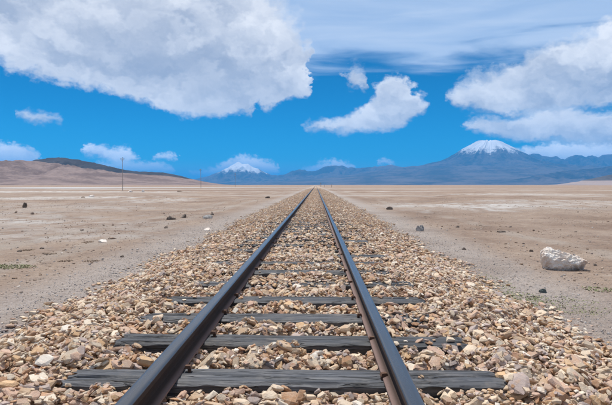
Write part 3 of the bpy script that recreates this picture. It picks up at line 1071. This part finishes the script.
def sleeper_mesh(seed, fine):
    nx, ny, nz = (84, 16, 4) if fine else (24, 3, 2)
    bm = bmesh.new()
    L = SL_HALF * 2
    xs = np.linspace(-L / 2, L / 2, nx + 1)
    # closed loop of the section, swept along x
    sec = [(-0.5 + j / ny, 0.0) for j in range(ny)] + [(0.5, -j / nz) for j in range(nz)] + [(0.5 - j / ny, -1.0) for j in range(ny)] + [(-0.5, -1 + j / nz) for j in range(nz)]
    sec = np.array(sec)
    a, b = np.meshgrid(xs, np.arange(len(sec)), indexing='ij')
    u, w = sec[b.astype(int), 0], sec[b.astype(int), 1]
    y, z = u * SL_W, w * SL_T
    corner = np.exp(-(((np.abs(u) - 0.5) / 0.07) ** 2 + (w / 0.12) ** 2))
    wear = fbm(a * 6, u * 3 + 9, 4, seed)
    z = z - corner * (0.006 + 0.026 * wear ** 2) + (fbm(a * 2.5, y * 40, 4, seed + 3) - 0.5) * 0.014 * (w > -0.05)
    y = y + (fbm(a * 5, w * 4 + 3, 4, seed + 7) - 0.5) * 0.018 * np.sign(u) * (np.abs(u) > 0.4)
    endn = np.clip((np.abs(a) - L / 2 + 0.05) / 0.05, 0, 1)
    x = a + np.sign(a) * endn * (fbm(y * 45 + 4, z * 40, 3, seed + 13) - 0.62) * 0.08
    z = z - endn * 0.010 * wear
    split = np.exp(-((u - 0.18 * np.sin(a * 1.3 + seed) ) / 0.035) ** 2) * (w > -0.3) * np.clip((np.abs(a) - 0.35) / 0.6, 0, 1) * (0.3 + fbm(a * 3, u * 0 + 2, 3, seed + 21))
    z = z - split * 0.035
    V = np.stack([x, y, z], -1).reshape(-1, 3)
    n = len(sec)
    idx = np.arange((nx + 1) * n).reshape(nx + 1, n)
    f = np.stack([idx[:-1], np.roll(idx, -1, 1)[:-1], np.roll(idx, -1, 1)[1:], idx[1:]], -1).reshape(-1, 4).tolist()
    me = bpy.data.meshes.new('timber')
    f.append(idx[0][::-1].tolist())
    f.append(idx[-1].tolist())
    me.from_pydata(V.tolist(), [], [q[::-1] for q in f])
    me.update()
    me.materials.append(M_WOOD)
    return me


def spike_mesh():
    """dog spike: shank with an off-centre head hooked over the rail foot"""
    pts = []
    bm = bmesh.new()
    def box(cx, cy, cz, sx, sy, sz, tp=1.0):
        vs2 = []
        for k, zz in enumerate((-1, 1)):
            q = tp if k else 1.0
            for xx, yy in ((-1, -1), (1, -1), (1, 1), (-1, 1)):
                vs2.append(bm.verts.new((cx + xx * sx / 2 * q, cy + yy * sy / 2 * q, cz + zz * sz / 2)))
        for a in ((0, 3, 2, 1), (4, 5, 6, 7), (0, 1, 5, 4), (1, 2, 6, 5), (2, 3, 7, 6), (3, 0, 4, 7)):
            bm.faces.new([vs2[i] for i in a])
    box(0, 0, 0.004, 0.016, 0.016, 0.036)
    box(-0.007, 0, 0.028, 0.036, 0.030, 0.014, 0.7)
    me = bpy.data.meshes.new('spike')
    bm.to_mesh(me)
    bm.free()
    me.materials.append(M_SPIKE)
    return me


SPIKE = spike_mesh()
for k, y in enumerate(SLEEPER_Y):
    fine = y < 8
    e = bpy.data.objects.new('railway_sleeper', None)
    COL.objects.link(e)
    e.location = (rng.normal(0, 0.015), y, 0)
    e.rotation_euler = (rng.normal(0, 0.01), rng.normal(0, 0.003), ANG[k])
    extra = {0: 'wide and fully bare', 1: 'bare from end to end', 2: 'its right end buried in stones', 3: 'its left end split', 4: 'its middle buried in stones'}.get(k, 'partly buried in ballast')
    lab = ('dark tarred wooden sleeper nearest the bottom edge, ' if k == 0 else 'dark tarred wooden sleeper, %s from the bottom edge, ' % ORD[k]) + extra
    tag(e, lab, 'sleeper', 'wooden sleepers under the rails')
    t_ = bpy.data.objects.new('timber', sleeper_mesh(200 + k * 5, fine))
    COL.objects.link(t_)
    t_.parent = e
    if y < 9:
        for sx in (-1, 1):
            for io in (-1, 1):
                s_ = bpy.data.objects.new('spike', SPIKE)
                COL.objects.link(s_)
                s_.parent = e
                s_.location = (sx * RAIL_X + io * 0.064, io * 0.045 + rng.normal(0, 0.008), -0.004)
                s_.rotation_euler = (0, 0, (0 if io > 0 else math.pi) + rng.normal(0, 0.1))

# --- rails
PROF = [(-0.052, 0.000), (-0.052, 0.009), (-0.030, 0.016), (-0.012, 0.024), (-0.007, 0.036), (-0.007, 0.074), (-0.012, 0.080), (-0.031, 0.087),
        (-0.033, 0.092), (-0.033, 0.110), (-0.0305, 0.1155), (-0.026, 0.1185), (-0.014, 0.1198), (0.0, 0.1202)]
PROF = PROF + [(-x, z) for x, z in PROF[-2::-1]]


def rail(x0, seed, label):
    ys = np.concatenate([np.arange(-3, 60, 0.3), 60 + graded(30000.0, 3.0, 120)])
    P = np.array(PROF)
    n = len(P)
    dx = np.where(ys < 400, (fbm(ys * 0.12, ys * 0 + seed, 3, seed) - 0.5) * 0.012, 0)
    dz = np.where(ys < 400, (fbm(ys * 0.15, ys * 0 + seed, 3, seed + 5) - 0.5) * 0.008, 0)
    V = np.stack([x0 + dx[:, None] + P[None, :, 0], np.repeat(ys[:, None], n, 1), P[None, :, 1] + dz[:, None] + 0.001], -1)
    idx = np.arange(len(ys) * n).reshape(len(ys), n)
    f = np.stack([idx[:-1], np.roll(idx, -1, 1)[:-1], np.roll(idx, -1, 1)[1:], idx[1:]], -1).reshape(-1, 4)[:, ::-1]
    V[:, :, 0] -= x0
    o = mesh_obj('rail', V, f, M_RAIL, smooth=False)
    o.location = (x0, 0, 0)
    # shade the curved faces smooth, keep crisp edges
    sm = np.zeros((len(ys) - 1, n), bool)
    sm[:, 9:17] = True
    o.data.polygons.foreach_set('use_smooth', sm.ravel())
    return tag(o, label, 'rail', 'the two rails of the track')


rail(-RAIL_X, 3, 'left steel rail, dark running top, crossing the bottom edge left of centre')
rail(RAIL_X, 8, 'right steel rail, dark running top, bottom end right of centre')

# ------------------------------------------------------------------ gravel strips and loose pebbles
def scatter_pebbles():
    n = 13000
    side = np.where(rng.random(n) < 0.55, -1.0, 1.0)
    y = 2.6 + 17.0 * rng.random(n) ** 1.5
    x = side * (2.0 + np.abs(rng.normal(0, 0.62, n)))
    s = np.clip(np.exp(rng.normal(math.log(0.012), 0.45, n)), 0.006, 0.045)
    n2 = 3000
    y2 = 4.5 + 40.0 * rng.random(n2) ** 1.6
    x2 = rng.uniform(-1, 1, n2) * (0.62 * y2 + 1)
    s2 = np.clip(np.exp(rng.normal(math.log(0.016), 0.55, n2)), 0.008, 0.08)
    x, y, s = np.concatenate([x, x2[np.abs(x2) > 3]]), np.concatenate([y, y2[np.abs(x2) > 3]]), np.concatenate([s, s2[np.abs(x2) > 3]])
    k = np.abs(x - CAM.x) < 0.62 * y + 0.3
    x, y, s = x[k], y[k], s[k]
    n = len(x)
    u = rng.random((n, 4))
    return np.stack([x, y, ground_height(x, y) + s * 0.1, s, s * (0.6 + 0.4 * u[:, 0]), s * (0.35 + 0.3 * u[:, 1]), rng.normal(0, 0.15, n), rng.normal(0, 0.15, n),
                     u[:, 2] * 6.28, 32 + np.floor(u[:, 3] * 15.99)], 1)


peb = scatter_pebbles()


def make_pebble_mat():
    m, t, p = material('grey pebbles')
    at = t.n.new('ShaderNodeAttribute'); at.attribute_name = 'rnd'
    c = t.ramp(at.outputs['Fac'], [(0.0, (0.36, 0.33, 0.305)), (0.2, (0.46, 0.43, 0.405)), (0.4, (0.33, 0.30, 0.28)), (0.55, (0.50, 0.475, 0.45)), (0.7, (0.38, 0.31, 0.26)), (0.85, (0.26, 0.235, 0.22)), (0.9, (0.42, 0.37, 0.33))], 'CONSTANT')
    t.put(p.inputs['Base Color'], c)
    p.inputs['Roughness'].default_value = 0.9
    return m


def scatter_clods():
    n = 26000
    y = 5.0 + 45.0 * rng.random(n) ** 1.7
    x = rng.uniform(-1, 1, n) * (0.62 * y + 1)
    dens = fbm(x * 0.6, y * 0.35, 4, 61)
    k = (np.abs(x) > 2.9 + rng.random(n)) & (rng.random(n) < np.clip((dens - 0.42) * 6, 0.05, 1))
    x, y = x[k], y[k]
    n = len(x)
    s = np.clip(np.exp(rng.normal(math.log(0.024), 0.5, n)), 0.010, 0.11)
    u = rng.random((n, 4))
    return np.stack([x, y, ground_height(x, y) + s * 0.04, s, s * (0.6 + 0.4 * u[:, 0]), s * (0.25 + 0.3 * u[:, 1]), rng.normal(0, 0.12, n), rng.normal(0, 0.12, n),
                     u[:, 2] * 6.28, np.floor(u[:, 3] * 47.99)], 1)


def make_clod_mat():
    m, t, p = material('dry earth clods')
    at = t.n.new('ShaderNodeAttribute'); at.attribute_name = 'rnd'
    c = t.ramp(at.outputs['Fac'], [(0.0, (0.25, 0.175, 0.125)), (0.35, (0.33, 0.24, 0.18)), (0.65, (0.40, 0.31, 0.24)), (0.88, (0.50, 0.44, 0.38)), (0.95, (0.19, 0.15, 0.125))], 'CONSTANT')
    t.put(p.inputs['Base Color'], c)
    p.inputs['Roughness'].default_value = 0.95
    return m


o = join_stones('dirt_clods', scatter_clods(), None, make_clod_mat())
tag(o, 'dry earth clods and small stones strewn over the tan plain', 'dirt', kind='stuff')
o = join_stones('gravel', peb, None, make_pebble_mat())
tag(o, 'loose grey gravel and pebbles strewn beside the ballast', 'gravel', kind='stuff')


# ------------------------------------------------------------------ single rocks on the plain
def rock_mesh(name, mat, seed, sub=4, size=(1, 1, 1), rough=0.25, cut=-0.3, lean=None):
    """weathered rock: displaced ball cut flat below so that it sits on the ground at z = 0"""
    bm = bmesh.new()
    bmesh.ops.create_icosphere(bm, subdivisions=sub, radius=1.0)
    v = np.array([q.co[:] for q in bm.verts])
    f = np.array([[q.index for q in fc.verts] for fc in bm.faces])
    bm.free()
    r = 1 + rough * 2 * (fbm(v[:, 0] * 1.3 + 11 + v[:, 2], v[:, 1] * 1.3 + 5 + v[:, 2] * 0.7, 4, seed) - 0.5) \
        + rough * 0.9 * (fbm(v[:, 0] * 4 + 31, v[:, 2] * 4 + v[:, 1] * 3 + 7, 4, seed + 9) - 0.5)
    # a few split faces
    g = np.random.default_rng(seed)
    v = v * r[:, None]
    for _ in range(7):
        nrm = g.normal(0, 1, 3); nrm /= np.linalg.norm(nrm)
        dd = v @ nrm
        over = np.clip(dd - g.uniform(0.55, 0.85), 0, None)
        v = v - over[:, None] * nrm * 0.9
    v[:, 2] = np.maximum(v[:, 2], cut)
    v[:, 2] -= cut
    v = v * np.array(size) * np.array((0.5, 0.5, 1.0 / (1 - cut)))
    if lean is not None:
        v = lean(v)
    o = mesh_obj(name, v, f, mat, smooth=False)
    return o


def put_rock(px, py, w_px, h_px, mat, label, seed, name='rock', depth=0.8, rough=0.42, sub=4, group=None, cut=-0.35):
    p0 = ground_at(px, py)
    k = p0.y / FPX
    o = rock_mesh(name, mat, seed, sub, (w_px * k, w_px * k * depth, h_px * k * 0.95), rough, cut)
    o.location = (p0.x, p0.y, ground_z(p0.x, p0.y) - 0.14 * h_px * k)
    o.rotation_euler = (0, 0, rng.uniform(-0.4, 0.4))
    return tag(o, label, 'rock', group)


def white_boulder():
    def shape(v):
        L = 0.70
        q = np.tanh(v[:, 0] / (L / 2) * 1.25) * 1.02
        v = v.copy()
        v[:, 0] = np.sign(q) * np.abs(q) ** 0.72 * L / 2
        v[:, 2] = 0.36 * np.clip(v[:, 2] / 0.36, 0, 1.3) ** 0.72
        u = v[:, 0] / L + 0.5
        top = np.interp(u, [0, 0.10, 0.22, 0.36, 0.5, 0.65, 0.8, 0.92, 1.0], [0.86, 0.96, 1.0, 0.90, 0.78, 0.70, 0.62, 0.56, 0.50])
        v = v.copy()
        v[:, 2] *= top
        # crust of salt knobs
        kn = fbm(v[:, 0] * 26 + 3, v[:, 2] * 26 + v[:, 1] * 19, 4, 55)
        kn2 = ridged(v[:, 0] * 9 + 3, v[:, 2] * 11 + v[:, 1] * 8, 3, 57)
        c = v - np.array((0, 0, 0.06))
        c /= np.linalg.norm(c, axis=1)[:, None] + 1e-6
        v = v + c * ((kn - 0.5) * 0.070 + (kn2 - 0.6) * 0.012)[:, None] * np.clip(v[:, 2] / 0.05, 0, 1)[:, None]
        # hollow under the right end
        hol = np.clip((u - 0.42) / 0.25, 0, 1) * np.clip(1 - v[:, 2] / 0.13, 0, 1) * np.clip(-v[:, 1] / 0.1, 0, 1)
        v[:, 1] += hol * 0.10
        return v
    o = rock_mesh('boulder', M_WHITE_ROCK, 12, 6, (0.66, 0.42, 0.36), 0.14, -0.55, shape)
    p0 = ground_at(563, 267.5)
    o.location = (p0.x, p0.y, ground_z(p0.x, p0.y) - 0.05)
    o.rotation_euler = (0, 0, R(-14))
    tag(o, 'large white salt crusted boulder on the plain at right', 'boulder')


white_boulder()
put_rock(171, 220, 11, 4.5, M_DARK_ROCK, 'dark brown flat rock, left one of the dark pair on the left plain', 31)
put_rock(184, 218.5, 6.5, 4.5, M_DARK_ROCK, 'dark brown blocky rock, right one of the dark pair on the left plain', 32)
put_rock(166, 228.5, 4.5, 2.8, M_DARK_ROCK, 'small dark rock below the dark pair on the left plain', 33)
put_rock(208, 219, 10, 4.0, M_GREY_ROCK, 'low grey rock between the dark pair and the ballast', 34)
put_rock(212, 215.5, 4, 2.6, M_DARK_ROCK, 'little dark stone touching the low grey rock', 35)
put_rock(207, 230.5, 9, 3.2, M_WHITE_ROCK, 'pale flat rock beside the left edge of the ballast', 36)
put_rock(25, 209.5, 4.2, 6.5, M_DARK_ROCK, 'upright brown stone standing near the left edge', 37, cut=-0.6)
put_rock(32.5, 215, 4.5, 3, M_TAN_ROCK, 'small tan stone right of the upright stone', 38)
put_rock(16, 214, 3.5, 2.2, M_TAN_ROCK, 'small tan stone left of the upright stone', 39)
put_rock(103, 242, 11, 3.2, M_WHITE_ROCK, 'flat whitish slab of rock on the left plain', 40)
put_rock(112, 239, 8, 2.4, M_TAN_ROCK, 'brown flat stone touching the whitish slab', 41)
put_rock(73, 302, 8, 4, M_GREY_ROCK, 'grey stone lying on the left gravel strip', 42)
put_rock(100, 303, 15, 3, M_GREY_ROCK, 'long thin grey stone at the left foot of the ballast', 43, depth=0.35)
put_rock(122, 257, 4.5, 2.8, M_DARK_ROCK, 'dark pebble-sized rock at edge of left gravel strip', 44)
put_rock(420, 231, 8, 7.5, M_GREY_ROCK, 'pale grey stone beside the right edge of the ballast', 45)
put_rock(389.5, 210, 6, 3.6, M_DARK_ROCK, 'small black rock on the right near the track', 46)
put_rock(543.5, 292.5, 8, 5, M_GREEN_ROCK, 'slate green stone on the right gravel strip below the boulder', 47)
put_rock(501, 231.5, 8, 2.0, M_DARK_ROCK, 'low dark flat stone in the middle of the right plain', 48)
put_rock(458, 227.5, 4, 2.2, M_DARK_ROCK, 'small dark stone left of the low dark flat stone', 49)
put_rock(464, 249.5, 5, 2.4, M_DARK_ROCK, 'small dark stone on the right gravel strip', 50)
put_rock(531, 251.5, 5, 2.4, M_DARK_ROCK, 'small dark stone just left of the white boulder', 51)
put_rock(595, 264, 4.5, 2.6, M_DARK_ROCK, 'small dark stone just right of the white boulder', 52)
put_rock(92, 197, 5.5, 2.4, M_WHITE_ROCK, 'far whitish rock on the left plain before the first pole', 53)
put_rock(83, 198, 4, 2, M_TAN_ROCK, 'far tan rock beside the far whitish rock', 54)
put_rock(130, 192, 5.5, 2.2, M_WHITE_ROCK, 'far white rock just right of the tallest pole', 55)
put_rock(143, 192, 3.5, 3.2, M_WHITE_ROCK, 'far white upright stone right of the tallest pole', 56)
put_rock(180, 191.5, 5, 2.0, M_TAN_ROCK, 'far tan mound-like rock between the first two poles', 57)
put_rock(267, 198.0, 6, 3.0, M_DARK_ROCK, 'dark heap of rock beside the far ballast edge', 58)
put_rock(20, 251.5, 5, 2.4, M_DARK_ROCK, 'dark stone at left edge above the green patch', 59)
put_rock(42, 248.5, 5, 2.2, M_DARK_ROCK, 'dark stone right of the one above the green patch', 60)


# ------------------------------------------------------------------ low plants
def tuft(name, px, py, w, h, n, label, mat, flat=0.5, group=None, depth=None, kind=None):
    p0 = ground_at(px, py)
    vs_, fs_ = [], []
    dp = depth if depth else w
    for i in range(n):
        a = rng.uniform(0, 6.28)
        r = math.sqrt(rng.random())
        cx, cy = math.cos(a) * r * w / 2, math.sin(a) * r * dp / 2
        l = h * rng.uniform(0.5, 1.1)
        an = rng.uniform(0, 6.28)
        ln = 0.6 + rng.uniform(0.2, 0.9) * flat
        wd = l * rng.uniform(0.15, 0.32)
        tip = (cx + math.cos(an) * l * ln, cy + math.sin(an) * l * ln, l * rng.uniform(0.15, 0.45))
        sx, sy = -math.sin(an) * wd, math.cos(an) * wd
        b = len(vs_)
        midp = ((cx + tip[0]) / 2, (cy + tip[1]) / 2, tip[2] * 0.6)
        gz0 = ground_z(p0.x + cx, p0.y + cy) - ground_z(p0.x, p0.y)
        vs_ += [(cx, cy, gz0 - 0.01), (midp[0] + sx, midp[1] + sy, midp[2] + gz0 + 0.004), (tip[0], tip[1], tip[2] + gz0), (midp[0] - sx, midp[1] - sy, midp[2] + gz0)]
        fs_.append((b, b + 1, b + 2, b + 3))
    o = mesh_obj(name, vs_, fs_, mat)
    o.location = (p0.x, p0.y, ground_z(p0.x, p0.y))
    return tag(o, label, 'plant', group, kind)


for i, (px_, py_, w, dp, h, n, lab) in enumerate([
        (486, 282, 0.5, 1.3, 0.030, 260, 'thin line of green weeds along the right edge of the ballast'),
        (522, 299, 0.45, 0.7, 0.034, 330, 'greenest weed patch, left of the slate green stone'),
        (560, 301, 0.7, 0.5, 0.028, 190, 'sparse green weeds right of the slate green stone'),
        (598, 290, 0.3, 0.3, 0.035, 130, 'small green weed patch by the right picture edge'),
        (580, 311, 0.7, 0.4, 0.028, 170, 'sparse low weeds far below the white boulder'),
        (13, 267, 0.6, 0.35, 0.035, 420, 'yellow green mat of weeds near the left edge')]):
    tuft('weed_patch', px_, py_, w, h, n, lab, M_LEAF, group='low green weeds', depth=dp, kind='stuff')
for i, (px_, py_, lab) in enumerate([(27, 250, 'dry brown twig tuft left of centre of the left plain edge'), (50, 254, 'dry brown twig tuft above the gravel at left'),
                                     (92, 261, 'dry brown twig tuft beside the left gravel strip'), (65, 261, 'flat dry brown twig tuft at lower left plain'), (88, 242, 'dry twig tuft just left of the whitish slab')]):
    tuft('dry_tuft', px_, py_, 0.22, 0.035, 130, lab, M_TWIG, 0.8, 'dry tufts on the left plain')


# ------------------------------------------------------------------ telegraph poles
def tube(bm, p0, p1, r0, r1, n=10):
    p0, p1 = Vector(p0), Vector(p1)
    q = (p1 - p0).to_track_quat('Z', 'Y')
    a = [bm.verts.new(p0 + q @ Vector((math.cos(2 * math.pi * i / n) * r0, math.sin(2 * math.pi * i / n) * r0, 0))) for i in range(n)]
    b = [bm.verts.new(p1 + q @ Vector((math.cos(2 * math.pi * i / n) * r1, math.sin(2 * math.pi * i / n) * r1, 0))) for i in range(n)]
    for i in range(n):
        bm.faces.new((a[i], a[(i + 1) % n], b[(i + 1) % n], b[i]))
    bm.faces.new(a[::-1])
    bm.faces.new(b)


def bm_obj(name, bm, mat, parent=None):
    me = bpy.data.meshes.new(name)
    bm.to_mesh(me)
    bm.free()
    me.materials.append(mat)
    o = bpy.data.objects.new(name, me)
    COL.objects.link(o)
    if parent:
        o.parent = parent
    return o


def telegraph_pole(px, d, h, label, arm_z, lean):
    x = (px - 316) / FPX * d + CAM.x
    e = bpy.data.objects.new('telegraph_pole', None)
    COL.objects.link(e)
    e.location = (x, d, ground_z(x, d))
    e.rotation_euler = (0, R(lean), R(random.uniform(-8, 8)))
    bm = bmesh.new()
    tube(bm, (0, 0, -0.3), (0.03, 0, h * 0.5), 0.075, 0.065)
    tube(bm, (0.03, 0, h * 0.5), (0.0, 0, h), 0.065, 0.05)
    bm_obj('shaft', bm, M_POLE, e)
    for z in arm_z:
        bm = bmesh.new()
        bmesh.ops.create_cube(bm, size=1.0, matrix=Matrix.Translation((0, -0.13, z)) @ Matrix.Diagonal((0.9, 0.07, 0.07, 1)))
        arm = bm_obj('crossarm', bm, M_POLE, e)
        for xx in (-0.4, -0.2, 0.2, 0.4):
            bm = bmesh.new()
            tube(bm, (xx, -0.13, z + 0.055), (xx, -0.13, z + 0.12), 0.012, 0.012, 6)
            tube(bm, (xx, -0.13, z + 0.12), (xx, -0.13, z + 0.17), 0.05, 0.045, 8)
            tube(bm, (xx, -0.13, z + 0.17), (xx, -0.13, z + 0.22), 0.038, 0.025, 8)
            bm_obj('insulator', bm, M_CERAMIC, arm)
        bm = bmesh.new()
        tube(bm, (-0.36, -0.15, z - 0.02), (0, -0.12, z - 0.5), 0.015, 0.015, 6)
        tube(bm, (0.36, -0.15, z - 0.02), (0, -0.12, z - 0.5), 0.015, 0.015, 6)
        bm_obj('brace', bm, M_SPIKE, e)
    tag(e, label, 'pole', 'telegraph poles on the left plain')


telegraph_pole(121.5, 110.0, 7.0, 'tallest thin telegraph pole, standing before the tan hillside', (6.6,), 0.4)
telegraph_pole(200.5, 188.0, 6.9, 'middle telegraph pole at the foot of the hillside', (6.5,), -0.5)
telegraph_pole(235.0, 268.0, 7.4, 'shortest looking telegraph pole in front of the snow streaked mountain', (6.9, 5.9), 0.3)


# small posts beside the line, far off
def marker_post(px, d, h, label, board):
    x = (px - 316) / FPX * d + CAM.x
    e = bpy.data.objects.new('marker_post', None)
    COL.objects.link(e)
    e.location = (x, d, GZ)
    bm = bmesh.new()
    tube(bm, (0, 0, -0.2), (0, 0, h), 0.11, 0.09, 8)
    bm_obj('shaft', bm, M_POLE, e)
    if board:
        bm = bmesh.new()
        bmesh.ops.create_cube(bm, size=1.0, matrix=Matrix.Translation((0, -0.12, h - 0.3)) @ Matrix.Diagonal((0.55, 0.04, 0.5, 1)))
        bm_obj('board', bm, M_POLE, e)
    tag(e, label, 'post', 'far posts beside the line')


marker_post(320.8, 330.0, 2.6, 'tiny dark post with board just right of where the rails meet', True)
marker_post(324.5, 300.0, 1.6, 'tiny dark post second right of where the rails meet', False)
marker_post(331.5, 260.0, 1.6, 'tiny dark post third right of where the rails meet', False)

# ------------------------------------------------------------------ air: blue haze over the far distance
def haze():
    bm = bmesh.new()
    sx, y0, y1, z0, z1 = 152000.0, -22000.0, 162000.0, GZ - 8.0, 2400.0
    bmesh.ops.create_cube(bm, size=1.0, matrix=Matrix.Translation((0, (y0 + y1) / 2, (z0 + z1) / 2)) @ Matrix.Diagonal((2 * sx, y1 - y0, z1 - z0, 1)))
    m = bpy.data.materials.new('haze')
    m.use_nodes = True
    nt = m.node_tree
    nt.nodes.clear()
    out = nt.nodes.new('ShaderNodeOutputMaterial')
    v = nt.nodes.new('ShaderNodeVolumePrincipled')
    v.inputs['Color'].default_value = (0.06, 0.44, 1.0, 1)
    v.inputs['Density'].default_value = 3.3e-5
    v.inputs['Anisotropy'].default_value = 0.0
    nt.links.new(v.outputs[0], out.inputs['Volume'])
    o = bm_obj('haze', bm, m)
    tag(o, 'thin blue haze over the far plain and mountains', 'haze', kind='stuff')


haze()
